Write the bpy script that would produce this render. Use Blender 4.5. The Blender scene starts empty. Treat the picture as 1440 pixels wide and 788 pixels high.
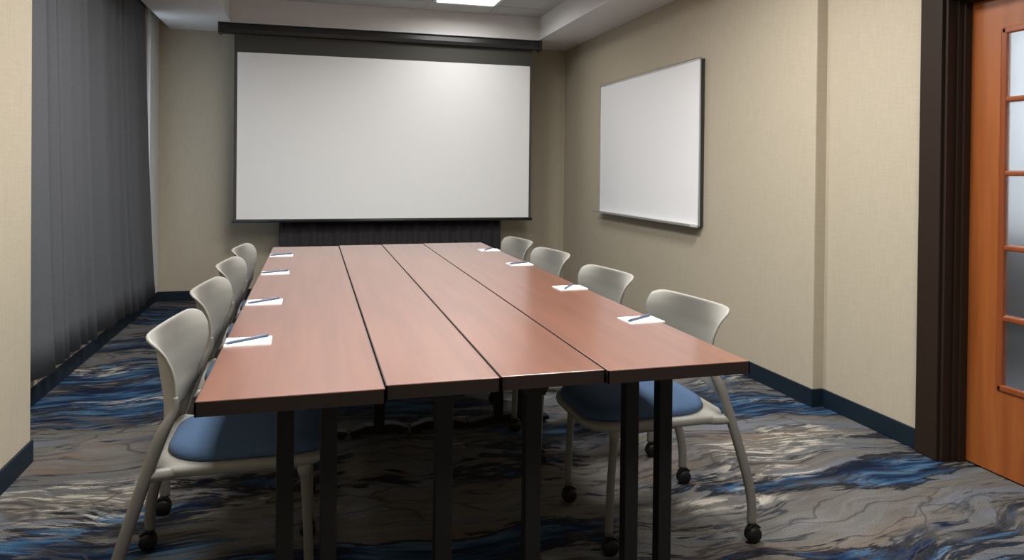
import bpy, bmesh, math, random
from mathutils import Vector, Matrix
random.seed(7)
scene = bpy.context.scene
C = scene.collection
PI = math.pi

# ------------------------------------------------------------------ camera
F_PX, YAW, PITCH, ROLL, CXP, CYP = 988.735, 0.2607, -0.0080, 0.0100, 703.98, 247.165
CAM_H = 1.25
cam = bpy.data.cameras.new('camera')
co = bpy.data.objects.new('camera', cam); C.objects.link(co)
cam.sensor_fit = 'HORIZONTAL'; cam.sensor_width = 36.0
cam.lens = F_PX / 1440 * 36.0
cam.shift_x = (720 - CXP) / 1440
cam.shift_y = (CYP - 394) / 1440
cam.clip_start = 0.02; cam.clip_end = 60
fw = Vector((math.sin(YAW) * math.cos(PITCH), math.cos(YAW) * math.cos(PITCH), math.sin(PITCH)))
rt = Vector((math.cos(YAW), -math.sin(YAW), 0)); up = rt.cross(fw)
rt2 = rt * math.cos(ROLL) + up * math.sin(ROLL); up2 = up * math.cos(ROLL) - rt * math.sin(ROLL)
co.matrix_world = Matrix(((rt2.x, up2.x, -fw.x, 0), (rt2.y, up2.y, -fw.y, 0), (rt2.z, up2.z, -fw.z, CAM_H), (0, 0, 0, 1)))
scene.camera = co

# ------------------------------------------------------------------ light
scene.view_settings.view_transform = 'Standard'
scene.view_settings.look = 'None'
scene.view_settings.gamma = 1.0
scene.view_settings.use_curve_mapping = False
scene.view_settings.exposure = 0.42
world = bpy.data.worlds.new('daylight'); scene.world = world
world.use_nodes = True
world.node_tree.nodes['Background'].inputs[0].default_value = (0.72, 0.85, 1.0, 1)
world.node_tree.nodes['Background'].inputs[1].default_value = 4.0
LAMP_W = 38.0          # each recessed ceiling fitting
CORRIDOR_W = 60.0  # added unseen lamp that brightens the frosted door glass

# ------------------------------------------------------------------ room numbers
XN, XW = -1.141, -1.407            # near left wall, window wall
YN = 3.36                          # where the near left wall ends
XA, XB, YJ = 2.589, 2.657, 3.194   # right wall far / near, and the jog between them
YB, YF = 7.08, -2.0                # back wall, wall behind the camera
ZC, ZT, ZP = 2.527, 2.75, 2.86     # soffit, tray, curtain pocket
XS = -1.288                        # soffit edge beside the curtain pocket
TX0, TX1, TY0, TY1 = -0.718, 2.138, -1.2, 6.592
BH = 0.094                         # baseboard height

# ------------------------------------------------------------------ materials
def new_mat(name):
    m = bpy.data.materials.new(name); m.use_nodes = True
    nt = m.node_tree; b = nt.nodes['Principled BSDF']
    return m, nt, b
def N(nt, t, **kw):
    n = nt.nodes.new(t)
    for k, v in kw.items(): setattr(n, k, v)
    return n
def simple(name, col, rough=0.5, metal=0.0, bump=0.0, bscale=200, var=0.0, vscale=6, spec=0.5, stretch=(1, 1, 1)):
    m, nt, b = new_mat(name)
    b.inputs['Base Color'].default_value = (*col, 1)
    b.inputs['Roughness'].default_value = rough
    b.inputs['Metallic'].default_value = metal
    b.inputs['Specular IOR Level'].default_value = spec
    tc = N(nt, 'ShaderNodeTexCoord'); mp = N(nt, 'ShaderNodeMapping'); mp.inputs['Scale'].default_value = stretch
    nt.links.new(tc.outputs['Object'], mp.inputs[0])
    if var > 0:
        n = N(nt, 'ShaderNodeTexNoise'); n.inputs['Scale'].default_value = vscale; n.inputs['Detail'].default_value = 4
        nt.links.new(mp.outputs[0], n.inputs[0])
        r = N(nt, 'ShaderNodeValToRGB'); r.color_ramp.elements[0].position = 0.3; r.color_ramp.elements[1].position = 0.7
        r.color_ramp.elements[0].color = (*[c * (1 - var) for c in col], 1)
        r.color_ramp.elements[1].color = (*[min(1, c * (1 + var)) for c in col], 1)
        nt.links.new(n.outputs[0], r.inputs[0]); nt.links.new(r.outputs[0], b.inputs['Base Color'])
    if bump > 0:
        n = N(nt, 'ShaderNodeTexNoise'); n.inputs['Scale'].default_value = bscale; n.inputs['Detail'].default_value = 2
        nt.links.new(mp.outputs[0], n.inputs[0])
        bp = N(nt, 'ShaderNodeBump'); bp.inputs['Strength'].default_value = bump; bp.inputs['Distance'].default_value = 0.002
        nt.links.new(n.outputs[0], bp.inputs['Height']); nt.links.new(bp.outputs[0], b.inputs['Normal'])
    return m

def wallpaper():
    m, nt, b = new_mat('beige_wallcovering')
    b.inputs['Roughness'].default_value = 0.62; b.inputs['Specular IOR Level'].default_value = 0.3
    tc = N(nt, 'ShaderNodeTexCoord')
    hs = []
    for sc in ((160, 160, 9), (12, 12, 260)):
        mp = N(nt, 'ShaderNodeMapping'); mp.inputs['Scale'].default_value = sc
        n = N(nt, 'ShaderNodeTexNoise'); n.inputs['Scale'].default_value = 1; n.inputs['Detail'].default_value = 3
        nt.links.new(tc.outputs['Object'], mp.inputs[0]); nt.links.new(mp.outputs[0], n.inputs[0]); hs.append(n.outputs[0])
    mx = N(nt, 'ShaderNodeMath', operation='ADD'); nt.links.new(hs[0], mx.inputs[0]); nt.links.new(hs[1], mx.inputs[1])
    r = N(nt, 'ShaderNodeValToRGB'); r.color_ramp.elements[0].position = 0.35; r.color_ramp.elements[1].position = 0.65
    r.color_ramp.elements[0].color = (0.400, 0.352, 0.266, 1); r.color_ramp.elements[1].color = (0.458, 0.407, 0.313, 1)
    h = N(nt, 'ShaderNodeMath', operation='MULTIPLY'); h.inputs[1].default_value = 0.5
    nt.links.new(mx.outputs[0], h.inputs[0]); nt.links.new(h.outputs[0], r.inputs[0]); nt.links.new(r.outputs[0], b.inputs['Base Color'])
    bp = N(nt, 'ShaderNodeBump'); bp.inputs['Strength'].default_value = 0.25; bp.inputs['Distance'].default_value = 0.002
    nt.links.new(h.outputs[0], bp.inputs['Height']); nt.links.new(bp.outputs[0], b.inputs['Normal'])
    return m

def carpet():
    m, nt, b = new_mat('patterned_carpet')
    b.inputs['Roughness'].default_value = 0.95; b.inputs['Specular IOR Level'].default_value = 0.1
    tc = N(nt, 'ShaderNodeTexCoord')
    def mapping(scale, rot=0, loc=(0, 0, 0), src=None):
        mp = N(nt, 'ShaderNodeMapping'); mp.inputs['Scale'].default_value = scale
        mp.inputs['Rotation'].default_value = (0, 0, rot); mp.inputs['Location'].default_value = loc
        nt.links.new(src or tc.outputs['Object'], mp.inputs[0]); return mp.outputs[0]
    def noise(vec, scale, detail=4, rough=0.55, dist=0.0):
        n = N(nt, 'ShaderNodeTexNoise'); n.inputs['Scale'].default_value = scale; n.inputs['Detail'].default_value = detail
        n.inputs['Roughness'].default_value = rough; n.inputs['Distortion'].default_value = dist
        nt.links.new(vec, n.inputs[0]); return n.outputs[0]
    def ramp(fac, stops, interp='LINEAR'):
        r = N(nt, 'ShaderNodeValToRGB'); cr = r.color_ramp; cr.interpolation = interp
        while len(cr.elements) < len(stops): cr.elements.new(0.5)
        for e, (p, c) in zip(cr.elements, stops):
            e.position = p; e.color = (c, c, c, 1) if not isinstance(c, tuple) else (*c, 1)
        nt.links.new(fac, r.inputs[0]); return r.outputs[0]
    def mix(fac, a, c, mode='MIX'):
        x = N(nt, 'ShaderNodeMix', data_type='RGBA', blend_type=mode)
        nt.links.new(fac, x.inputs[0])
        for s, i in ((a, 6), (c, 7)):
            if isinstance(s, tuple): x.inputs[i].default_value = (*s, 1)
            else: nt.links.new(s, x.inputs[i])
        return x.outputs[2]
    def math_(op, a, c):
        x = N(nt, 'ShaderNodeMath', operation=op)
        for s, i in ((a, 0), (c, 1)):
            if isinstance(s, (int, float)): x.inputs[i].default_value = s
            else: nt.links.new(s, x.inputs[i])
        return x.outputs[0]
    sep = N(nt, 'ShaderNodeSeparateXYZ'); nt.links.new(tc.outputs['Object'], sep.inputs[0])
    def motif(spots):
        """sum of soft patches of the woven design: (x, y, half length, half width, slope, weight)"""
        tot = None
        for (x, y, sx, sy, sl, w) in spots:
            dx = math_('SUBTRACT', sep.outputs[0], x)
            dy = math_('SUBTRACT', math_('SUBTRACT', sep.outputs[1], y), math_('MULTIPLY', dx, sl))
            q = math_('ADD', math_('POWER', math_('ABSOLUTE', math_('DIVIDE', dx, sx), 0), 2), math_('POWER', math_('ABSOLUTE', math_('DIVIDE', dy, sy), 0), 2))
            g = math_('MULTIPLY', math_('POWER', 2.718, math_('MULTIPLY', q, -1)), w)
            tot = g if tot is None else math_('ADD', tot, g)
        return tot
    # a gentle warp makes every brush stroke drift
    base = mapping((1, 1, 1))
    wn = N(nt, 'ShaderNodeTexNoise'); wn.inputs['Scale'].default_value = 1.1; wn.inputs['Detail'].default_value = 2
    nt.links.new(base, wn.inputs[0])
    vs = N(nt, 'ShaderNodeVectorMath', operation='MULTIPLY_ADD')
    vs.inputs[1].default_value = (0.5, 0.62, 0); nt.links.new(wn.outputs['Color'], vs.inputs[0]); nt.links.new(base, vs.inputs[2])
    wv = vs.outputs[0]
    strokes = mapping((0.75, 3.2, 1), 0.12, (3.1, 1.7, 0), wv)
    fine = mapping((2.6, 17, 1), 0.10, (0, 0, 0), wv)
    ground = ramp(noise(strokes, 1.0, 5, 0.6), [(0.34, (0.085, 0.098, 0.120)), (0.44, (0.140, 0.136, 0.128)), (0.52, (0.120, 0.108, 0.092)), (0.60, (0.135, 0.148, 0.175)), (0.70, (0.165, 0.168, 0.178))])
    fz = noise(fine, 1.6, 5, 0.65, 0.4)
    ground = mix(ramp(fz, [(0.42, 0.0), (0.66, 0.45)]), ground, (0.21, 0.205, 0.195))
    # warm brown runs
    br = noise(mapping((0.6, 2.4, 1), 0.1, (7, 4, 0), wv), 1.3, 4, 0.6)
    ground = mix(ramp(br, [(0.55, 0.0), (0.66, 0.55)]), ground, (0.17, 0.115, 0.075))
    # blue fields with ragged edges
    bl = noise(mapping((0.55, 2.1, 1), 0.14, (1.3, 9.2, 0), wv), 1.15, 6, 0.62)
    bl = math_('ADD', bl, motif([(2.34, 2.43, .22, .12, .1, .095), (2.3, 3.45, .45, .2, .1, .10), (-.95, 3.5, .5, .06, .1, .10), (-.78, 2.70, .5, .07, .33, .12),
        (.5, 2.28, .7, .12, -.1, .11), (1.65, 1.90, .4, .05, 0, .09), (-1.1, 4.25, .5, .15, 0, .10), (-.95, 5.3, .5, .4, 0, .06), (1.75, 2.44, .55, .035, -.1, .09),
        (2.1, 2.78, .5, .20, 0, -.16), (2.2, 2.10, .6, .17, -.1, -.14), (1.4, 2.31, .35, .06, 0, -.10), (-.85, 3.07, .5, .20, .2, -.15), (.3, 2.68, .7, .11, 0, -.12)]))
    blue_fac = ramp(math_('ADD', bl, math_('MULTIPLY', math_('SUBTRACT', fz, 0.5), 0.34)), [(0.535, 0.0), (0.565, 1.0)])
    blue = ramp(noise(fine, 0.9, 4, 0.6), [(0.40, (0.006, 0.011, 0.026)), (0.48, (0.014, 0.034, 0.080)), (0.54, (0.030, 0.085, 0.165)), (0.62, (0.085, 0.145, 0.215))])
    col = mix(blue_fac, ground, blue)
    # near-black strokes hugging those fields
    rag = math_('ADD', bl, math_('MULTIPLY', math_('SUBTRACT', fz, 0.5), 0.30))
    dark = ramp(rag, [(0.498, 0.0), (0.518, 0.95), (0.545, 0.95), (0.565, 0.0)])
    dark_gate = ramp(noise(mapping((0.8, 1.5, 1), 0, (5, 2, 0)), 1.5, 3), [(0.38, 0.0), (0.5, 1.0)])
    col = mix(math_('MULTIPLY', dark, dark_gate), col, (0.012, 0.014, 0.020))
    d2 = noise(mapping((0.7, 4.6, 1), 0.16, (2.2, 0.4, 0), wv), 1.2, 5, 0.6)
    d2r = ramp(math_('ABSOLUTE', math_('SUBTRACT', d2, 0.46), 0), [(0.0, 0.9), (0.022, 0.0)])
    col = mix(math_('MULTIPLY', d2r, dark_gate), col, (0.016, 0.020, 0.030))
    # cream flecks gathered in patches
    cr = math_('ADD', noise(mapping((0.9, 2.6, 1), 0.12, (11, 3, 0), wv), 1.2, 3), motif([(2.1, 2.8, .35, .15, 0, .11), (1.45, 2.33, .3, .05, 0, .12),
        (-.85, 3.05, .45, .13, .2, .12), (.4, 2.67, .7, .045, 0, .11), (2.2, 2.12, .6, .2, 0, -.15), (.5, 2.28, .7, .12, 0, -.12)]))
    fl = noise(mapping((4.2, 22, 1), 0.1, (0, 0, 0), wv), 1.5, 4, 0.7, 0.5)
    col = mix(math_('MULTIPLY', ramp(cr, [(0.57, 0.0), (0.65, 1.0)]), ramp(fl, [(0.50, 0.0), (0.60, 0.85)])), col, (0.52, 0.48, 0.40))
    # thin drawn veins over the paler parts
    vo = N(nt, 'ShaderNodeTexVoronoi', feature='DISTANCE_TO_EDGE'); vo.inputs['Scale'].default_value = 2.6; wn2 = N(nt, 'ShaderNodeTexNoise'); wn2.inputs['Scale'].default_value = 3.2; wn2.inputs['Detail'].default_value = 3; nt.links.new(wv, wn2.inputs[0]); vw = N(nt, 'ShaderNodeVectorMath', operation='MULTIPLY_ADD'); vw.inputs[1].default_value = (0.5, 0.22, 0); nt.links.new(wn2.outputs['Color'], vw.inputs[0]); nt.links.new(wv, vw.inputs[2])
    nt.links.new(mapping((0.62, 2.7, 1), 0.25, (0, 0, 0), vw.outputs[0]), vo.inputs[0])
    vein_gate = ramp(noise(mapping((0.7, 0.9, 1), 0, (4.4, 8.8, 0)), 1.3, 2), [(0.42, 0.0), (0.48, 0.7)])
    col = mix(math_('MULTIPLY', ramp(vo.outputs['Distance'], [(0.006, 1.0), (0.024, 0.0)]), vein_gate), col, (0.060, 0.050, 0.045))
    # pile speckle
    sp = noise(mapping((1, 1, 1)), 210, 2)
    one = N(nt, 'ShaderNodeValue'); one.outputs[0].default_value = 1.0
    col = mix(one.outputs[0], col, ramp(sp, [(0.32, (0.56, 0.57, 0.58)), (0.68, (0.98, 0.99, 1.0))]), 'MULTIPLY')
    nt.links.new(col, b.inputs['Base Color'])
    bp = N(nt, 'ShaderNodeBump'); bp.inputs['Strength'].default_value = 0.5; bp.inputs['Distance'].default_value = 0.004
    nt.links.new(sp, bp.inputs['Height']); nt.links.new(bp.outputs[0], b.inputs['Normal'])
    return m

def wood(name, c0, c1, rough, axis='Y', fine=40, coat=0.0):
    m, nt, b = new_mat(name)
    b.inputs['Roughness'].default_value = rough
    b.inputs['Coat Weight'].default_value = coat; b.inputs['Coat Roughness'].default_value = 0.2; b.inputs['Coat IOR'].default_value = 1.75
    tc = N(nt, 'ShaderNodeTexCoord'); mp = N(nt, 'ShaderNodeMapping')
    mp.inputs['Scale'].default_value = {'Y': (fine, 1.6, fine), 'Z': (fine, fine, 1.6), 'X': (1.6, fine, fine)}[axis]
    n = N(nt, 'ShaderNodeTexNoise'); n.inputs['Scale'].default_value = 1; n.inputs['Detail'].default_value = 5; n.inputs['Distortion'].default_value = 0.4
    nt.links.new(tc.outputs['Object'], mp.inputs[0]); nt.links.new(mp.outputs[0], n.inputs[0])
    r = N(nt, 'ShaderNodeValToRGB'); r.color_ramp.elements[0].position = 0.32; r.color_ramp.elements[1].position = 0.68
    r.color_ramp.elements[0].color = (*c0, 1); r.color_ramp.elements[1].color = (*c1, 1)
    nt.links.new(n.outputs[0], r.inputs[0]); nt.links.new(r.outputs[0], b.inputs['Base Color'])
    return m

M = {}
M['wall'] = wallpaper()
M['ceil'] = simple('ceiling_paint', (0.72, 0.71, 0.695), 0.85, bump=0.1, bscale=120)
M['tile'] = simple('ceiling_tile', (0.50, 0.50, 0.49), 0.9, bump=0.5, bscale=260, var=0.05, vscale=90)
M['tbar'] = simple('grid_metal', (0.45, 0.45, 0.44), 0.5)
M['base'] = simple('navy_baseboard', (0.0038, 0.012, 0.022), 0.6, spec=0.3)
M['carpet'] = carpet()
M['top'] = wood('mahogany_laminate', (0.165, 0.058, 0.032), (0.208, 0.076, 0.043), 0.42, 'Y', 26, 1.0)
M['edge'] = simple('dark_edge_band', (0.018, 0.011, 0.009), 0.5, spec=0.3)
M['steel'] = simple('black_powder_coat', (0.006, 0.005, 0.005), 0.5, spec=0.3)
M['shell'] = simple('putty_plastic', (0.262, 0.256, 0.230), 0.42, bump=0.05, bscale=400)
M['tube'] = simple('grey_frame_paint', (0.160, 0.151, 0.136), 0.38)
M['cushion'] = simple('blue_seat_fabric', (0.050, 0.098, 0.185), 0.92, bump=0.6, bscale=500, var=0.12, vscale=160)
M['rubber'] = simple('black_rubber', (0.006, 0.006, 0.006), 0.5, spec=0.3)
M['curtain'] = simple('grey_drape_fabric', (0.080, 0.085, 0.095), 0.9, bump=0.3, bscale=500, var=0.06, vscale=60)
M['black_cloth'] = simple('black_skirt_cloth', (0.020, 0.018, 0.021), 0.85)
M['screen'] = simple('matte_white_screen', (0.86, 0.87, 0.87), 0.75)
M['mask'] = simple('black_screen_border', (0.055, 0.056, 0.048), 0.7)
M['housing'] = simple('black_screen_housing', (0.020, 0.020, 0.020), 0.38)
M['board'] = simple('white_enamel', (0.84, 0.845, 0.86), 0.28)
M['alu'] = simple('satin_aluminium', (0.62, 0.62, 0.62), 0.35, 0.6)
M['shadowgap'] = simple('board_shadow_gap', (0.03, 0.03, 0.028), 0.7)  # near-black colour stands in for the shade behind the raised board
M['casing'] = simple('espresso_door_casing', (0.022, 0.0125, 0.008), 0.55, spec=0.2)
M['door'] = wood('cherry_door_veneer', (0.235, 0.064, 0.013), (0.315, 0.094, 0.022), 0.38, 'Z', 22)
M['bead'] = wood('cherry_bead', (0.19, 0.046, 0.012), (0.25, 0.066, 0.018), 0.3, 'Z', 30)
M['whitetrim'] = simple('white_window_trim', (0.70, 0.72, 0.74), 0.5)
M['paper'] = simple('white_paper', (0.86, 0.87, 0.86), 0.8)
M['padedge'] = simple('pale_blue_print', (0.36, 0.45, 0.58), 0.8)
M['pen'] = simple('slate_blue_pen', (0.050, 0.075, 0.14), 0.3)
M['penclip'] = simple('pen_metal', (0.5, 0.5, 0.5), 0.3, 0.8)
M['corridor'] = simple('corridor_paint', (0.60, 0.67, 0.76), 0.8)
M['corridor_dark'] = simple('pane_darkening_band', (0.05, 0.052, 0.055), 0.7)  # invented band, dark so that the lower frosted panes look dark

def glass(name, col, rough, ior):
    m, nt, b = new_mat(name)
    b.inputs['Base Color'].default_value = (*col, 1); b.inputs['Roughness'].default_value = rough
    b.inputs['Transmission Weight'].default_value = 1.0; b.inputs['IOR'].default_value = ior
    n = N(nt, 'ShaderNodeTexNoise'); n.inputs['Scale'].default_value = 160; n.inputs['Detail'].default_value = 2
    tc = N(nt, 'ShaderNodeTexCoord'); nt.links.new(tc.outputs['Object'], n.inputs[0])
    bp = N(nt, 'ShaderNodeBump'); bp.inputs['Strength'].default_value = 0.25 if rough > .1 else 0.0; bp.inputs['Distance'].default_value = 0.002
    nt.links.new(n.outputs[0], bp.inputs['Height']); nt.links.new(bp.outputs[0], b.inputs['Normal'])
    return m
M['frosted'] = glass('frosted_glass', (0.93, 0.96, 1.0), 0.32, 1.3)
M['clear'] = glass('window_glass', (1, 1, 1), 0.0, 1.45)
def emit(name, col, s):
    m, nt, b = new_mat(name)
    b.inputs['Base Color'].default_value = (0.8, 0.8, 0.8, 1)
    b.inputs['Emission Color'].default_value = (*col, 1); b.inputs['Emission Strength'].default_value = s
    return m
M['lens'] = emit('lit_acrylic_lens', (1.0, 0.98, 0.95), 3.2)
M['lens_dim'] = emit('lit_acrylic_ring', (1.0, 0.97, 0.92), 1.1)

# ------------------------------------------------------------------ helpers
def BM(): return bmesh.new()
def add_box(bm, x0, x1, y0, y1, z0, z1, mi=0):
    vs = [bm.verts.new((x, y, z)) for x in (x0, x1) for y in (y0, y1) for z in (z0, z1)]
    for f in ((0, 1, 3, 2), (4, 6, 7, 5), (0, 4, 5, 1), (2, 3, 7, 6), (0, 2, 6, 4), (1, 5, 7, 3)):
        fc = bm.faces.new([vs[i] for i in f]); fc.material_index = mi
    return vs
def add_prism(bm, poly, axis, a, b, mi=0):
    """poly: 2D points; extruded along axis from a to b (axis 'z': (x,y); 'y': (x,z); 'x': (y,z))."""
    def p(q, t): return {'z': (q[0], q[1], t), 'y': (q[0], t, q[1]), 'x': (t, q[0], q[1])}[axis]
    A = [bm.verts.new(p(q, a)) for q in poly]; B = [bm.verts.new(p(q, b)) for q in poly]
    n = len(poly)
    bm.faces.new(A).material_index = mi; bm.faces.new(B[::-1]).material_index = mi
    for i in range(n): bm.faces.new((A[i], B[i], B[(i + 1) % n], A[(i + 1) % n])).material_index = mi
def catmull(pts, n=6):
    P = [Vector(p) for p in pts]; out = []
    for i in range(len(P) - 1):
        p0 = P[max(i - 1, 0)]; p1 = P[i]; p2 = P[i + 1]; p3 = P[min(i + 2, len(P) - 1)]
        for k in range(n):
            t = k / n
            out.append(0.5 * ((2 * p1) + (-p0 + p2) * t + (2 * p0 - 5 * p1 + 4 * p2 - p3) * t * t + (-p0 + 3 * p1 - 3 * p2 + p3) * t ** 3))
    out.append(P[-1]); return out
def add_tube(bm, pts, ra, rb=None, seg=12, side=Vector((0, 1, 0)), smooth=True):
    """tube with an oval section: ra along 'side', rb across; both may be lists."""
    P = [Vector(p) for p in pts]; n = len(P); rings = []
    for i, p in enumerate(P):
        d = (P[min(i + 1, n - 1)] - P[max(i - 1, 0)]).normalized()
        s = (side - d * side.dot(d)).normalized(); t = d.cross(s)
        a = ra[i] if isinstance(ra, (list, tuple)) else ra
        c = a if rb is None else (rb[i] if isinstance(rb, (list, tuple)) else rb)
        rings.append([bm.verts.new(p + s * a * math.cos(2 * PI * k / seg) + t * c * math.sin(2 * PI * k / seg)) for k in range(seg)])
    for i in range(n - 1):
        for k in range(seg):
            f = bm.faces.new((rings[i][k], rings[i][(k + 1) % seg], rings[i + 1][(k + 1) % seg], rings[i + 1][k])); f.smooth = smooth
    bm.faces.new(rings[0][::-1]); bm.faces.new(rings[-1])
def add_lathe(bm, prof, seg, center, axis='z', smooth=True):
    """prof: (radius, height) list, revolved about axis."""
    c = Vector(center); rings = []
    for r, h in prof:
        ring = []
        for k in range(seg):
            a = 2 * PI * k / seg; u, v = max(r, 1e-5) * math.cos(a), max(r, 1e-5) * math.sin(a)
            ring.append(bm.verts.new(c + (Vector((u, v, h)) if axis == 'z' else Vector((u, h, v)) if axis == 'y' else Vector((h, u, v)))))
        rings.append(ring)
    for i in range(len(rings) - 1):
        for k in range(seg):
            f = bm.faces.new((rings[i][k], rings[i][(k + 1) % seg], rings[i + 1][(k + 1) % seg], rings[i + 1][k])); f.smooth = smooth
    bm.faces.new(rings[0][::-1]); bm.faces.new(rings[-1])
def obj(name, bm, mat, parent=None, bevel=0, smooth=False, subsurf=0, solid=0, seg=2):
    bmesh.ops.remove_doubles(bm, verts=bm.verts, dist=1e-6)
    bmesh.ops.recalc_face_normals(bm, faces=bm.faces)
    me = bpy.data.meshes.new(name); bm.to_mesh(me); bm.free()
    for m in (mat if isinstance(mat, (list, tuple)) else [mat]): me.materials.append(m)
    if smooth:
        for p in me.polygons: p.use_smooth = True
    o = bpy.data.objects.new(name, me); C.objects.link(o)
    if parent: o.parent = parent
    if solid:
        md = o.modifiers.new('thickness', 'SOLIDIFY'); md.thickness = solid; md.offset = 0
    if bevel:
        md = o.modifiers.new('bevel', 'BEVEL'); md.width = bevel; md.segments = seg; md.limit_method = 'ANGLE'; md.angle_limit = 0.7
    if subsurf:
        md = o.modifiers.new('smooth', 'SUBSURF'); md.levels = subsurf; md.render_levels = subsurf
    return o
def struct(name, bm, mat, parent=None, **kw):
    o = obj(name, bm, mat, parent, **kw)
    if parent is None: o['kind'] = 'structure'
    return o
def thing(name, label, cat, loc=(0, 0, 0), rotz=0, group=None):
    o = bpy.data.objects.new(name, None); C.objects.link(o); o.empty_display_size = 0.1
    o.location = loc; o.rotation_euler = (0, 0, rotz); tag(o, label, cat, group); return o
def tag(o, label, cat, group=None):
    o['label'] = label; o['category'] = cat
    if group: o['group'] = group
    return o
def copy_tree(o, parent=None):
    c = o.copy(); C.objects.link(c)
    if parent: c.parent = parent
    for ch in [x for x in list(bpy.data.objects) if x.parent == o]: copy_tree(ch, c)
    return c

# ------------------------------------------------------------------ room shell
WT = 0.12
b = BM(); add_box(b, XW - WT, 4.4, YF - WT, YB + WT, -0.1, 0.0); struct('floor', b, M['carpet'])
b = BM(); add_box(b, XW - WT, XA + 0.3, YB, YB + WT, 0, 2.95); struct('wall_back', b, M['wall'])
b = BM(); add_box(b, XW - WT, XN, YF, YN, 0, 2.95); struct('wall_left_near', b, M['wall'], bevel=0.006)
# window wall behind the curtain, opening y 3.75..6.68, z 0.42..2.45
WY0, WY1, WZ0, WZ1 = 3.85, 6.66, 0.42, 2.45
b = BM()
add_box(b, XW - WT, XW, YN, WY0, 0, 2.95); add_box(b, XW - WT, XW, WY1, YB, 0, 2.95)
add_box(b, XW - WT, XW, WY0, WY1, 0, WZ0); add_box(b, XW - WT, XW, WY0, WY1, WZ1, 2.95)
struct('wall_left', b, M['wall'])
b = BM(); add_box(b, XA, XA + 0.3, YJ, YB, 0, 2.95); struct('wall_right', b, M['wall'], bevel=0.006)
DY0, DY1, DZ = 1.50, 2.442, 2.012    # door opening
b = BM()
add_box(b, XB, XB + 0.16, DY1 + 0.005, YJ, 0, 2.95); add_box(b, XB, XB + 0.16, YF, DY0, 0, 2.95)
add_box(b, XB, XB + 0.16, DY0, DY1 + 0.005, DZ, 2.95)
struct('wall_right_near', b, M['wall'])
b = BM(); add_box(b, XW - WT, 4.4, YF - WT, YF, 0, 2.95); struct('wall_front', b, M['wall'])
# ceiling: lowered soffit ring around the raised tray, open pocket over the curtain
b = BM()
add_box(b, XS, TX0, YF, YB, ZC, 2.95); add_box(b, TX1, XB, YF, YB, ZC, 2.95)
add_box(b, TX0, TX1, TY1, YB, ZC, 2.95); add_box(b, TX0, TX1, YF, TY0, ZC, 2.95)
add_box(b, XW, XS, YN, YB, ZP, 2.95)
struct('ceiling', b, M['ceil'])
b = BM(); add_box(b, TX0, TX1, TY0, TY1, ZT, ZT + 0.2); struct('ceiling_tray', b, M['tile'])
# suspended grid of the tray
b = BM()
GX = [1.004 - 0.61 * k for k in range(-1, 3)]; GY = [6.246 - 0.61 * k for k in range(13)]
for x in GX: add_box(b, x - 0.011, x + 0.011, TY0, TY1, ZT - 0.004, ZT + 0.001)
for y in GY: add_box(b, TX0, TX1, y - 0.011, y + 0.011, ZT - 0.0042, ZT + 0.001)
struct('trim_1', b, M['tbar'])
# slim lip along the tray's lower edge
b = BM()
for (x0, x1, y0, y1) in ((TX0, TX0 + .012, TY0, TY1), (TX1 - .012, TX1, TY0, TY1), (TX0, TX1, TY1 - .012, TY1)):
    add_box(b, x0, x1, y0, y1, ZC - 0.001, ZC + 0.014)
struct('trim_2', b, M['whitetrim'])
# vertical seam strip on the back wall near the right corner
b = BM(); add_box(b, 2.538, 2.550, YB - 0.005, YB, BH, ZC); struct('trim_3', b, M['wall'], bevel=0.002)
# white casing between the curtain's end and the back wall
b = BM(); add_box(b, XW, XW + 0.03, WY1 + 0.06, YB - 0.002, BH, ZP); struct('trim_4', b, M['whitetrim'], bevel=0.004)

def baseboard(name, x0, x1, y0, y1, h=BH):
    b = BM(); add_box(b, x0, x1, y0, y1, 0, h); return struct(name, b, M['base'], bevel=0.004)
T = 0.012
baseboard('baseboard_back', XW, XA, YB - T, YB)
baseboard('baseboard_left', XW, XW + T, YN, YB - T)
baseboard('baseboard_left_near', XN, XN + T, YF, YN + 0.0)
b = BM(); add_box(b, XA - T, XA, YJ - T, YB - T, 0, BH); add_box(b, XA, XB - T, YJ - T, YJ, 0, BH)
struct('baseboard_right', b, M['base'])
baseboard('baseboard_right_near', XB - T, XB, DY1 + 0.13, YJ)
baseboard('baseboard_front', XN, XB, YF, YF + T)

# window with daylight behind the curtain
b = BM()
fx0, fx1 = XW - 0.08, XW - 0.03
for (y0, y1, z0, z1) in ((WY0, WY1, WZ0, WZ0 + .05), (WY0, WY1, WZ1 - .05, WZ1), (WY0, WY0 + .05, WZ0, WZ1), (WY1 - .05, WY1, WZ0, WZ1), (5.23, 5.28, WZ0, WZ1)):
    add_box(b, fx0, fx1, y0, y1, z0, z1)
w = struct('window_1', b, M['whitetrim'])
b = BM(); add_box(b, XW - 0.058, XW - 0.052, WY0 + .05, WY1 - .05, WZ0 + .05, WZ1 - .05); obj('window_pane', b, M['clear'], w)
b = BM(); add_box(b, XW - 0.03, XW + 0.004, WY0, WY1, WZ0 - 0.02, WZ0); obj('window_sill', b, M['whitetrim'], w)

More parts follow.
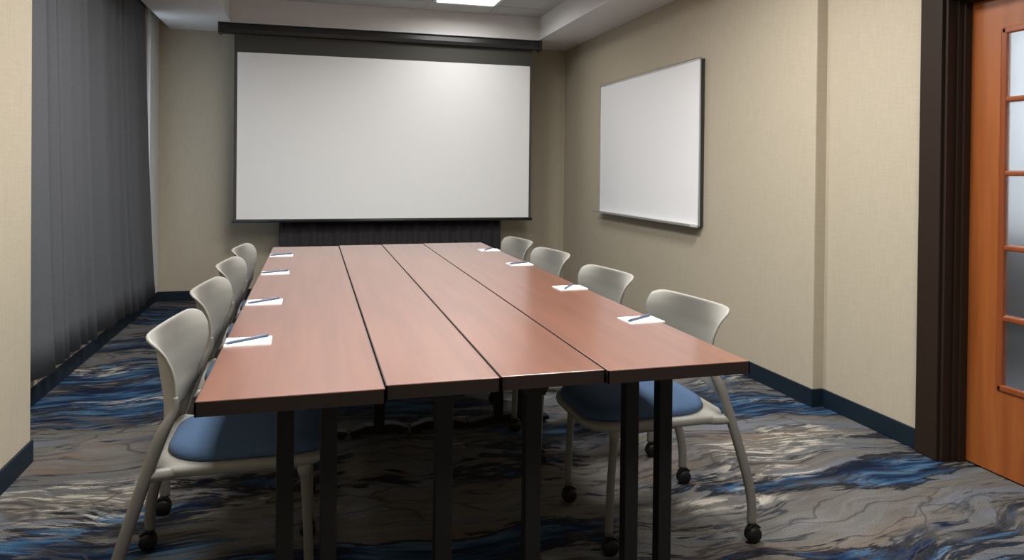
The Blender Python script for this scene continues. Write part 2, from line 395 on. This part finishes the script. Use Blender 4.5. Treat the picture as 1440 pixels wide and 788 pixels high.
# ------------------------------------------------------------------ doorway
CX = XB - 0.028
b = BM()   # casing on the room side, far leg / near leg / head, each with a stepped profile
for (y0, y1) in ((DY1 + 0.015, DY1 + 0.128), (DY0 - 0.128, DY0 - 0.015)):
    add_box(b, CX, XB, y0, y1, 0, DZ + 0.128)
add_box(b, CX, XB, DY0 - 0.015, DY1 + 0.015, DZ + 0.015, DZ + 0.128)
struct('trim_5', b, M['casing'], bevel=0.005)
b = BM()   # jamb lining with rebates
for i, (xa, xb_, d) in enumerate(((XB - 0.012, XB + 0.034, 0.0), (XB + 0.034, XB + 0.060, 0.010), (XB + 0.060, XB + 0.098, 0.020))):
    add_box(b, xa, xb_, DY1 - d, DY1 + 0.015, 0, DZ + 0.015)
    add_box(b, xa, xb_, DY0 - 0.015, DY0 + d, 0, DZ + 0.015)
    add_box(b, xa, xb_, DY0, DY1, DZ - d, DZ + 0.015)
add_box(b, XB + 0.098, XB + 0.165, DY1 + 0.002, DY1 + 0.015, 0, DZ + 0.015); add_box(b, XB + 0.098, XB + 0.165, DY0 - 0.015, DY0 - 0.002, 0, DZ + 0.015)
add_box(b, XB + 0.098, XB + 0.165, DY0, DY1, DZ + 0.002, DZ + 0.015)
struct('trim_6', b, M['casing'], bevel=0.003)
# door slab: stiles and rails round a column of five lights
X0, X1 = XB + 0.100, XB + 0.145
GZ = [0.360, 0.657, 0.949, 1.257, 1.562, 1.855]; GY0, GY1 = 1.66, 2.284
b = BM()
add_box(b, X0, X1, GY1, DY1 - 0.002, 0.008, DZ - 0.003); add_box(b, X0, X1, DY0 + 0.002, GY0, 0.008, DZ - 0.003)
add_box(b, X0, X1, GY0, GY1, 0.008, GZ[0]); add_box(b, X0, X1, GY0, GY1, GZ[-1], DZ - 0.003)
door = struct('door_1', b, M['door'])
b = BM()   # moulded bead round the glass
for (y0, y1, z0, z1) in ((GY1 - .022, GY1 + .004, GZ[0] - .004, GZ[-1] + .004), (GY0 - .004, GY0 + .022, GZ[0] - .004, GZ[-1] + .004), (GY0, GY1, GZ[0] - .004, GZ[0] + .022), (GY0, GY1, GZ[-1] - .022, GZ[-1] + .004)):
    add_box(b, X0 - 0.008, X0 + 0.012, y0, y1, z0, z1)
obj('glazing_bead', b, M['bead'], door, bevel=0.006, seg=3)
for k in range(1, 5):
    b = BM(); add_box(b, X0 - 0.004, X1 - .004, GY0, GY1, GZ[k] - 0.011, GZ[k] + 0.011); obj('muntin', b, M['bead'], door, bevel=0.006, seg=3)
for k in range(5):
    b = BM(); add_box(b, X0 + 0.020, X0 + 0.026, GY0, GY1, GZ[k] + (0.011 if k else 0), GZ[k + 1] - (0.011 if k < 4 else 0)); obj('glass_pane', b, M['frosted'], door)
# corridor beyond the frosted door; dark lower band added to darken the lower panes
b = BM(); add_box(b, 4.28, 4.4, 0.2, 4.6, 0.86, 2.95); struct('wall_corridor', b, M['corridor'])
b = BM(); add_box(b, 4.26, 4.4, 0.2, 4.6, 0, 0.86); struct('wall_corridor_lower', b, M['corridor_dark'])
b = BM(); add_box(b, XB + .16, 4.4, 0.1, 0.2, 0, 2.95); add_box(b, XB + .3, 4.4, 4.6, 4.7, 0, 2.95); struct('wall_corridor_end', b, M['corridor'])
b = BM(); add_box(b, XB + .16, 4.4, 0.1, 4.7, 2.7, 2.95); struct('ceiling_corridor', b, M['ceil'])

# ------------------------------------------------------------------ recessed ceiling lights
def ceiling_light(x0, y1, z, label, group='square recessed ceiling lights', size=0.61, power=LAMP_W):
    cx, cy = x0 + size / 2, y1 - size / 2
    t = thing('ceiling_light', label, 'ceiling light', (cx, cy, z), 0, group)
    h = size / 2 - 0.012
    b = BM()
    for (xa, xb_, ya, yb_) in ((-h, h, -h, -h + .03), (-h, h, h - .03, h), (-h, -h + .03, -h, h), (h - .03, h, -h, h)):
        add_box(b, xa, xb_, ya, yb_, -0.014, 0.0)
    obj('frame', b, M['whitetrim'], t, bevel=0.003)
    b = BM(); add_box(b, -h + .03, h - .03, -h + .03, h - .03, -0.006, -0.001); obj('diffuser', b, M['lens'], t)
    b = BM(); add_lathe(b, [(0.235, -0.006), (0.225, -0.018), (0.18, -0.026), (0.12, -0.028), (0.0, -0.028)], 40, (0, 0, 0)); obj('lens_ring', b, M['lens_dim'], t)
    ld = bpy.data.lights.new('ceiling_lamp', 'AREA'); ld.shape = 'SQUARE'; ld.size = size - 0.08; ld.energy = power; ld.spread = math.radians(172)
    ld.color = (1.0, 0.982, 0.955)
    lo = bpy.data.objects.new('lamp_light', ld); C.objects.link(lo); lo.parent = t; lo.location = (0, 0, -0.032)
    return t
ceiling_light(1.004, 6.246, ZT, 'lit square recessed ceiling light in front of the screen', power=LAMP_W * 0.19)
for (x0, y1, s) in ((-0.216, 4.416, 'square recessed ceiling light over the left side of the table'),
                    (1.004, 3.196, 'square recessed ceiling light over the right side of the table'),
                    (-0.216, 1.976, 'square recessed ceiling light left of the table front'),
                    (1.004, 0.756, 'square recessed ceiling light near the door')):
    ceiling_light(x0, y1, ZT, s)
ceiling_light(3.2, 2.6, 2.70, 'unseen square light added behind the frosted door to brighten its glass', None, power=CORRIDOR_W)

# ------------------------------------------------------------------ projection screen
t = thing('projection_screen', 'large pull-down white projection screen with black border hanging from the soffit', 'projection screen', (0, 6.65, 0))
b = BM(); add_prism(b, [(-0.05, 2.436), (0.035, 2.436), (0.045, 2.455), (0.045, 2.518), (0.035, 2.527), (-0.035, 2.527), (-0.055, 2.512), (-0.06, 2.47)], 'x', -0.79, 2.145)
obj('housing', b, M['housing'], t, bevel=0.004)
for xa, xb_ in ((-0.815, -0.79), (2.145, 2.17)):
    b = BM(); add_box(b, xa, xb_, -0.062, 0.048, 2.428, 2.527); obj('end_cap', b, M['housing'], t, bevel=0.005)
# fabric: black border sheet with the white picture area let into it
sx0, sx1, sz0, sz1 = -0.657, 2.062, 0.786, 2.277; fx0, fx1 = -0.684, 2.087
b = BM()
for (xa, xb_, za, zb) in ((fx0, sx0, .775, 2.44), (sx1, fx1, .775, 2.44), (sx0, sx1, .775, sz0), (sx0, sx1, sz1, 2.44)):
    add_box(b, xa, xb_, -0.0015, 0.0015, za, zb)
obj('border', b, M['mask'], t)
b = BM(); add_box(b, sx0, sx1, -0.002, 0.002, sz0, sz1); obj('screen_surface', b, M['screen'], t)
b = BM(); add_tube(b, [(fx0 - .012, 0, .768), (fx1 + .012, 0, .768)], 0.013, 0.010, 14, Vector((0, 0, 1))); obj('weight_bar', b, M['housing'], t)

# ------------------------------------------------------------------ whiteboard
t = thing('whiteboard', 'white wall-mounted whiteboard with slim metal tray on the right wall', 'whiteboard', (XA, 5.16, 0.872))
L, Hh = 1.732, 1.162
b = BM(); add_box(b, -0.030, 0, -L / 2 + .006, L / 2 - .006, 0.004, Hh - .006); obj('shadow_gap_backing', b, M['shadowgap'], t)
b = BM(); add_box(b, -0.034, -0.0302, -L / 2 + .012, L / 2 - .012, 0.014, Hh - .012); obj('writing_surface', b, M['board'], t)
b = BM()
for (ya, yb_, za, zb) in ((-L / 2, L / 2, Hh - .014, Hh), (-L / 2, L / 2, 0, .014), (-L / 2, -L / 2 + .014, 0, Hh), (L / 2 - .014, L / 2, 0, Hh)):
    add_box(b, -0.038, -0.0305, ya, yb_, za, zb)
obj('frame', b, M['alu'], t, bevel=0.002)
b = BM(); add_prism(b, [(-0.095, 0.002), (-0.03, -0.008), (-0.03, 0.002), (-0.088, 0.008), (-0.09, 0.018), (-0.097, 0.018)], 'y', -L / 2 + .02, L / 2 + .03)
obj('pen_tray', b, M['alu'], t, bevel=0.001)

# ------------------------------------------------------------------ curtain
t = thing('curtain', 'dark grey floor-length pleated curtain drawn across the left window', 'curtain', (0, 0, 0))
b = BM(); ny, nz = 420, 14; grid = []
Y0, Y1T, Y1B = 3.385, 6.30, 6.66
ph = [random.uniform(-0.9, 0.9) for _ in range(60)]
def fold(u):
    k = u * 27 + 0.55 * math.sin(u * 17.3) + 0.4 * math.sin(u * 41.0 + 1)
    a = 0.62 + 0.38 * math.sin(u * 23.1 + 2)
    s = math.sin(2 * PI * k * 0.62)
    return a * (s * 0.75 + 0.25 * math.sin(2 * PI * k * 1.13 + 0.8))
for i in range(ny + 1):
    u = i / ny; col = []
    for j in range(nz + 1):
        v = j / nz
        y1 = Y1B + (Y1T - Y1B) * (v ** 0.7)
        y = Y0 + (y1 - Y0) * u
        zb = 0.200 - 0.075 * u
        z = zb + (2.83 - zb) * v
        amp = 0.030 + 0.026 * (1 - v) ** 1.5
        x = -1.350 + 0.020 * (1 - v) ** 2 + amp * fold(u + 0.004 * math.sin(5 * v + u * 30) * (1 - v))
        col.append(b.verts.new((x, y, z)))
    grid.append(col)
for i in range(ny):
    for j in range(nz):
        b.faces.new((grid[i][j], grid[i + 1][j], grid[i + 1][j + 1], grid[i][j + 1])).smooth = True
obj('drape', b, M['curtain'], t, smooth=True, solid=0.003)
b = BM(); add_box(b, -1.36, -1.33, Y0, 6.98, 2.83, ZP); obj('curtain_track', b, M['whitetrim'], t)

# ------------------------------------------------------------------ black skirted table under the screen
t = thing('skirted_table', 'black pleated-skirt table against the back wall below the screen', 'table', (0.76, 6.93, 0))
b = BM(); add_box(b, -1.035, 1.035, -0.13, 0.13, 0.738, 0.757); obj('tabletop', b, M['black_cloth'], t, bevel=0.004)
b = BM(); pts = []
for k in range(0, 521):
    s = k / 520 * (2 * 0.26 + 2.07)
    if s < 0.26: p, n = (-1.035, 0.13 - s), (-1, 0)
    elif s < 0.26 + 2.07: p, n = (-1.035 + (s - 0.26), -0.13), (0, -1)
    else: p, n = (1.035, -0.13 + (s - 2.33)), (1, 0)
    w_ = 0.010 * math.sin(s * 2 * PI / 0.105) + 0.005 * math.sin(s * 2 * PI / 0.24)
    pts.append((p, n, w_))
for k in range(520):
    q = []
    for (p, n, w_), z, e in ((pts[k], 0.755, .8), (pts[k + 1], 0.755, .8), (pts[k + 1], 0.01, 1.5), (pts[k], 0.01, 1.5)):
        q.append(b.verts.new((p[0] + n[0] * (0.018 + w_ * e), p[1] + n[1] * (0.018 + w_ * e), z)))
    b.faces.new(q).smooth = True
bmesh.ops.remove_doubles(b, verts=b.verts, dist=1e-5)
obj('table_skirt', b, M['black_cloth'], t, smooth=True, solid=0.002)

# ------------------------------------------------------------------ four narrow tables pushed together
def make_table(xa, xb_, y0, y1, kind, label):
    cx = (xa + xb_) / 2; w2 = (xb_ - xa) / 2 - 0.0018; Ly = y1 - y0
    t = thing('narrow_table', label, 'table', (cx, y0, 0), 0, 'narrow wood-top tables pushed together')
    zt, zb = 0.740, 0.706
    b = BM(); add_box(b, -w2 + .002, w2 - .002, 0.002, Ly - .002, zb + .002, zt); obj('tabletop', b, M['top'], t, bevel=0.0009)
    b = BM()
    for (x0, x1, ya, yb2) in ((-w2, -w2 + .0035, 0, Ly), (w2 - .0035, w2, 0, Ly), (-w2, w2, 0, .0035), (-w2, w2, Ly - .0035, Ly)):
        add_box(b, x0, x1, ya, yb2, zb, zt - .0015)
    obj('edge_band', b, M['edge'], t)
    b = BM(); add_box(b, -0.02, 0.02, 0.2, Ly - 0.2, 0.672, 0.704); obj('rail', b, M['steel'], t, bevel=0.003)
    for yy in (0.20, 3.32 - y0, {'L': 4.65, 'A': 4.66, 'B': 4.68, 'R': 4.765}[label_side] - y0):
        posts = {'double': (-0.053, 0.053), 'single': (0.0,)}[kind]
        off = {'L': 0.030, 'R': 0.003, 'A': 0.035, 'B': 0.006}[label_side]
        if yy != 0.20: off = 0
        pw = 0.021 if kind == 'double' else 0.0235
        for px in posts:
            b = BM(); add_box(b, off + px - pw, off + px + pw, yy - .02, yy + .02, 0.05, 0.69); obj('leg', b, M['steel'], t, bevel=0.004)
        b = BM()
        hw = w2 - 0.03 if kind == 'double' else 0.062
        if kind == 'double':
            add_box(b, -hw, hw, yy - .03, yy + .03, 0.685, 0.7055)
        else:
            add_prism(b, [(off - hw, 0.7055), (off + hw, 0.7055), (off + hw * .9, 0.68), (off + 0.03, 0.628), (off - 0.03, 0.628), (off - hw * .9, 0.68)], 'y', yy - .028, yy + .028)
        obj('bracket', b, M['steel'], t, bevel=0.003)
        b = BM(); fh = w2 - 0.004
        add_prism(b, [(-fh, 0.016), (fh, 0.016), (fh, 0.034), (0.06, 0.056), (-0.06, 0.056), (-fh, 0.034)], 'y', yy - .028, yy + .028)
        ft = obj('foot', b, M['steel'], t, bevel=0.004)
        for sx in (-1, 1):
            b = BM(); add_lathe(b, [(0.018, 0.0), (0.02, 0.004), (0.012, 0.017)], 14, (sx * (fh - .03), yy, 0)); obj('glide', b, M['rubber'], ft)
    return t
XT = [-0.247, 0.168, 0.450, 0.730, 1.147]
label_side = 'L'; make_table(XT[0], XT[1], 1.638, 4.735, 'double', 'wood-top table on the left side of the row, with two black front posts')
label_side = 'A'; make_table(XT[1], XT[2], 1.662, 4.765, 'single', 'second wood-top table from the left, on single flared black posts')
label_side = 'B'; make_table(XT[2], XT[3], 1.668, 4.785, 'single', 'third wood-top table from the left, on single flared black posts')
label_side = 'R'; make_table(XT[3], XT[4], 1.658, 4.800, 'double', 'wood-top table on the right side of the row, nearest the whiteboard')

# ------------------------------------------------------------------ chairs
def lerp_tab(tab, z):
    for (z0, v0), (z1, v1) in zip(tab, tab[1:]):
        if z <= z1: 
            k = max(0, (z - z0) / (z1 - z0)); return v0 + (v1 - v0) * k
    return tab[-1][1]
def rounded(hx0, hx1, hy0, hy1, r, n=6):
    out = []
    for cx, cy, a0, rr in ((hx1 - r[0], hy1 - r[0], 0, r[0]), (hx0 + r[1], hy1 - r[1], 90, r[1]), (hx0 + r[1], hy0 + r[1], 180, r[1]), (hx1 - r[0], hy0 + r[0], 270, r[0])):
        for k in range(n + 1):
            a = math.radians(a0 + 90 * k / n); out.append((cx + rr * math.cos(a), cy + rr * math.sin(a)))
    return out
def loft(bm, rings, smooth=True):
    R = [[bm.verts.new(p) for p in r] for r in rings]; n = len(R[0])
    for i in range(len(R) - 1):
        for k in range(n):
            f = bm.faces.new((R[i][k], R[i][(k + 1) % n], R[i + 1][(k + 1) % n], R[i + 1][k])); f.smooth = smooth
    bm.faces.new(R[0][::-1]).smooth = smooth; bm.faces.new(R[-1]).smooth = smooth

def make_chair(label, turn):
    t = thing('nesting_chair', label, 'chair', (0, 0, 0), 0, 'blue-seated rolling chairs around the tables')
    # back shell: saddle-shaped plastic sheet, sides wrapping forward below and rolling back at the top corners
    b = BM(); nu, nv = 28, 22; grid = []
    edge_x = [(.49, -.144), (.56, -.112), (.62, -.094), (.67, -.088), (.70, -.089), (.74, -.100), (.77, -.122), (.80, -.160), (.81, -.174)]
    mid_x = [(.49, -.142), (.56, -.150), (.62, -.158), (.70, -.164), (.76, -.162), (.81, -.158)]
    half = [(.49, .196), (.58, .206), (.68, .214), (.75, .220), (.81, .224)]
    for j in range(nv + 1):
        v = j / nv; row = []
        for i in range(nu + 1):
            s = -1 + 2 * i / nu
            zb = 0.495 + 0.020 * (1 - abs(s) ** 3.0)
            zt = 0.796 - 0.002 * s * s - 0.018 * abs(s) ** 11
            z = zb + (zt - zb) * v
            e = lerp_tab(edge_x, z); m = lerp_tab(mid_x, z)
            x = m + (e - m) * abs(s) ** 2.6
            w = lerp_tab(half, z)
            row.append(b.verts.new((x + turn * s * w * max(0, min(1, (z - .60) / .18)), s * w, z)))
        grid.append(row)
    for j in range(nv):
        for i in range(nu):
            b.faces.new((grid[j][i], grid[j][i + 1], grid[j + 1][i + 1], grid[j + 1][i])).smooth = True
    obj('backrest', b, M['shell'], t, smooth=True, solid=0.010, subsurf=1)
    # seat pan, a plastic dish with a rounded rim
    rings = []
    for (z, g) in ((0.407, -0.035), (0.402, -0.014), (0.409, -0.002), (0.424, 0.002), (0.432, -0.001), (0.434, -0.014)):
        ring = rounded(-0.172 - g, 0.325 + g, -0.217 - g, 0.217 + g, (0.11 + g, 0.075 + g))
        rings.append([(x, y, z + 0.030 * max(0, (-x - 0.02)) ** 1.0 * 0.6 - 0.20 * max(0, x - 0.27) ** 1.2) for x, y in ring])
    b = BM(); loft(b, rings); obj('seat_pan', b, M['shell'], t)
    rings = []
    for (z, g) in ((0.431, -0.014), (0.444, -0.006), (0.458, -0.012), (0.468, -0.034), (0.473, -0.07), (0.473, -0.11)):
        ring = rounded(-0.150 - g, 0.322 + g, -0.205 - g, 0.203 + g, (max(.005, 0.115 + g), max(.005, 0.15 + g)))
        rings.append([(x, y, z - 0.20 * max(0, x - 0.25) ** 1.2) for x, y in ring])
    b = BM(); loft(b, rings); obj('seat_cushion', b, M['cushion'], t)
    for sy in (-1, 1):
        # rear leg, one oval tube from the caster up to the side of the back
        pts = catmull([(-.250, sy * .230, .066), (-.250, sy * .230, .12), (-.240, sy * .230, .19), (-.205, sy * .229, .31), (-.168, sy * .226, .425), (-.132, sy * .220, .53), (-.104, sy * .210, .585), (-.100, sy * .208, .625)], 5)
        n = len(pts)
        b = BM(); add_tube(b, pts, [0.0115 + 0.002 * math.sin(PI * i / n) if i < n * .7 else 0.0125 - .007 * (i / n - .7) / .3 for i in range(n)], [0.017 if i < n * .7 else 0.017 - .012 * (i / n - .7) / .3 for i in range(n)], 14)
        lg = obj('rear_leg', b, M['tube'], t)
        caster(lg, -.250, sy * .230)
        pts = catmull([(.236, sy * .192, .415), (.240, sy * .192, .36), (.248, sy * .190, .22), (.253, sy * .189, .066)], 5)
        b = BM(); add_tube(b, pts, 0.0125, 0.0135, 14)
        lg = obj('front_leg', b, M['tube'], t)
        b = BM(); add_tube(b, [(.234, sy * .192, .420), (.236, sy * .192, .392), (.238, sy * .192, .372)], [0.021, 0.019, 0.015], None, 14); obj('leg_socket', b, M['shell'], lg)
        caster(lg, .253, sy * .189)
        # side arm joining rear leg and seat
        pts = catmull([(-.168, sy * .226, .424), (-.135, sy * .214, .420), (-.10, sy * .203, .419), (-.07, sy * .190, .418)], 5)
        b = BM(); add_tube(b, pts, 0.013, 0.017, 14); obj('seat_arm', b, M['shell'], t)
        b = BM(); add_tube(b, [(.02, sy * .185, .402), (.236, sy * .190, .398)], 0.010, None, 12); obj('side_rail', b, M['tube'], t)
    b = BM(); add_tube(b, [(.236, -.192, .398), (.236, .192, .398)], 0.011, None, 12, Vector((1, 0, 0)))
    obj('cross_rail', b, M['tube'], t)
    return t
def caster(parent, x, y):
    b = BM()
    add_tube(b, [(x, y, .075), (x, y, .052)], 0.0095, None, 10, Vector((1, 0, 0)))
    add_lathe(b, [(0.0, -.020), (.020, -.019), (.0265, -.013), (.0275, -.006), (.0275, -.0035), (.019, -.003), (.019, .003), (.0275, .0035), (.0275, .006), (.0265, .013), (.020, .019), (0.0, .020)], 22, (x - .006, y, .0275), 'y')
    add_tube(b, catmull([(x + .016, y, .045), (x + .006, y, .058), (x - .014, y, .060), (x - .030, y, .048)], 4), 0.010, 0.004, 10)
    obj('caster', b, M['rubber'], parent)
XL, XR = -0.255, 1.190
seats = [(XL, 2.27, 0, 'putty-backed chair with blue seat, nearest the camera on the left of the table'),
         (XL, 2.97, 0, 'chair on the left side of the table, second from the front'),
         (XL, 3.67, 0, 'chair on the left side of the table, third from the front'),
         (XL, 4.33, 0, 'chair on the left side of the table, farthest back by the dark screen base'),
         (XR, 2.295, PI, 'putty-backed chair with blue seat, nearest the camera on the right, by the whiteboard wall'),
         (XR, 3.03, PI, 'chair on the right side of the table, second from the front'),
         (XR, 3.82, PI, 'chair on the right side of the table, third from the front'),
         (XR, 4.50, PI, 'chair on the right side of the table, farthest back')]
proto = make_chair(seats[0][3], .14); proto_r = make_chair(seats[4][3], -.14)
for i, (x, y, r, lab) in enumerate(seats):
    c = proto if i == 0 else proto_r if i == 4 else copy_tree(proto if i < 4 else proto_r)
    c.location = (x, y, 0); c.rotation_euler = (0, 0, r); c['label'] = lab

# ------------------------------------------------------------------ notepads and pens
def make_pad():
    t = thing('notepad', '', 'notepad', (0, 0, 0), 0, 'white notepads on the table')
    b = BM(); add_box(b, -.064, .064, -.050, .050, 0, .0035); obj('paper_block', b, M['paper'], t)
    b = BM(); add_box(b, .046, .062, -.046, .046, .0035, .0038); obj('header_print', b, M['padedge'], t)
    return t
def make_pen():
    t = thing('pen', '', 'pen', (0, 0, 0), 0, 'pens lying on the notepads')
    b = BM(); add_lathe(b, [(0.0009, -.070), (.0036, -.060), (.0042, -.050), (.0042, .060), (.0034, .068)], 12, (0, 0, 0), 'x'); obj('barrel', b, M['pen'], t)
    b = BM(); add_box(b, .028, .066, -.0012, .0012, .0040, .0056); obj('clip', b, M['penclip'], t)
    return t
spots = [(-.178, 2.168, 0.02, .62, 'on the left edge nearest the camera', 'left'), (-.173, 2.79, 0.0, .66, 'on the left edge, second from the camera', ''),
         (-.172, 3.56, 0.03, .5, 'on the left edge, third from the camera', ''), (-.173, 4.26, 0.0, .55, 'on the left edge at the far end', ''),
         (1.088, 2.197, 0.04, .55, 'on the right edge nearest the camera', ''), (1.082, 2.868, 0.03, .95, 'on the right edge, second from the camera', ''),
         (1.084, 3.648, 0.02, .45, 'on the right edge, third from the camera', ''), (1.082, 4.33, 0.0, 1.0, 'on the right edge at the far end', '')]
pad0, pen0 = make_pad(), make_pen()
for i, (x, y, r, pr_, where, _) in enumerate(spots):
    p = pad0 if i == 0 else copy_tree(pad0); q = pen0 if i == 0 else copy_tree(pen0)
    rr = r + (PI if x > 0.5 else 0)
    p.location = (x, y, .740); p.rotation_euler = (0, 0, rr); p['label'] = 'white notepad ' + where
    q.location = (x - 0.004, y + 0.004, .7437 + .0042); q.rotation_euler = (0, 0, pr_); q['label'] = 'slate pen lying on the notepad ' + where
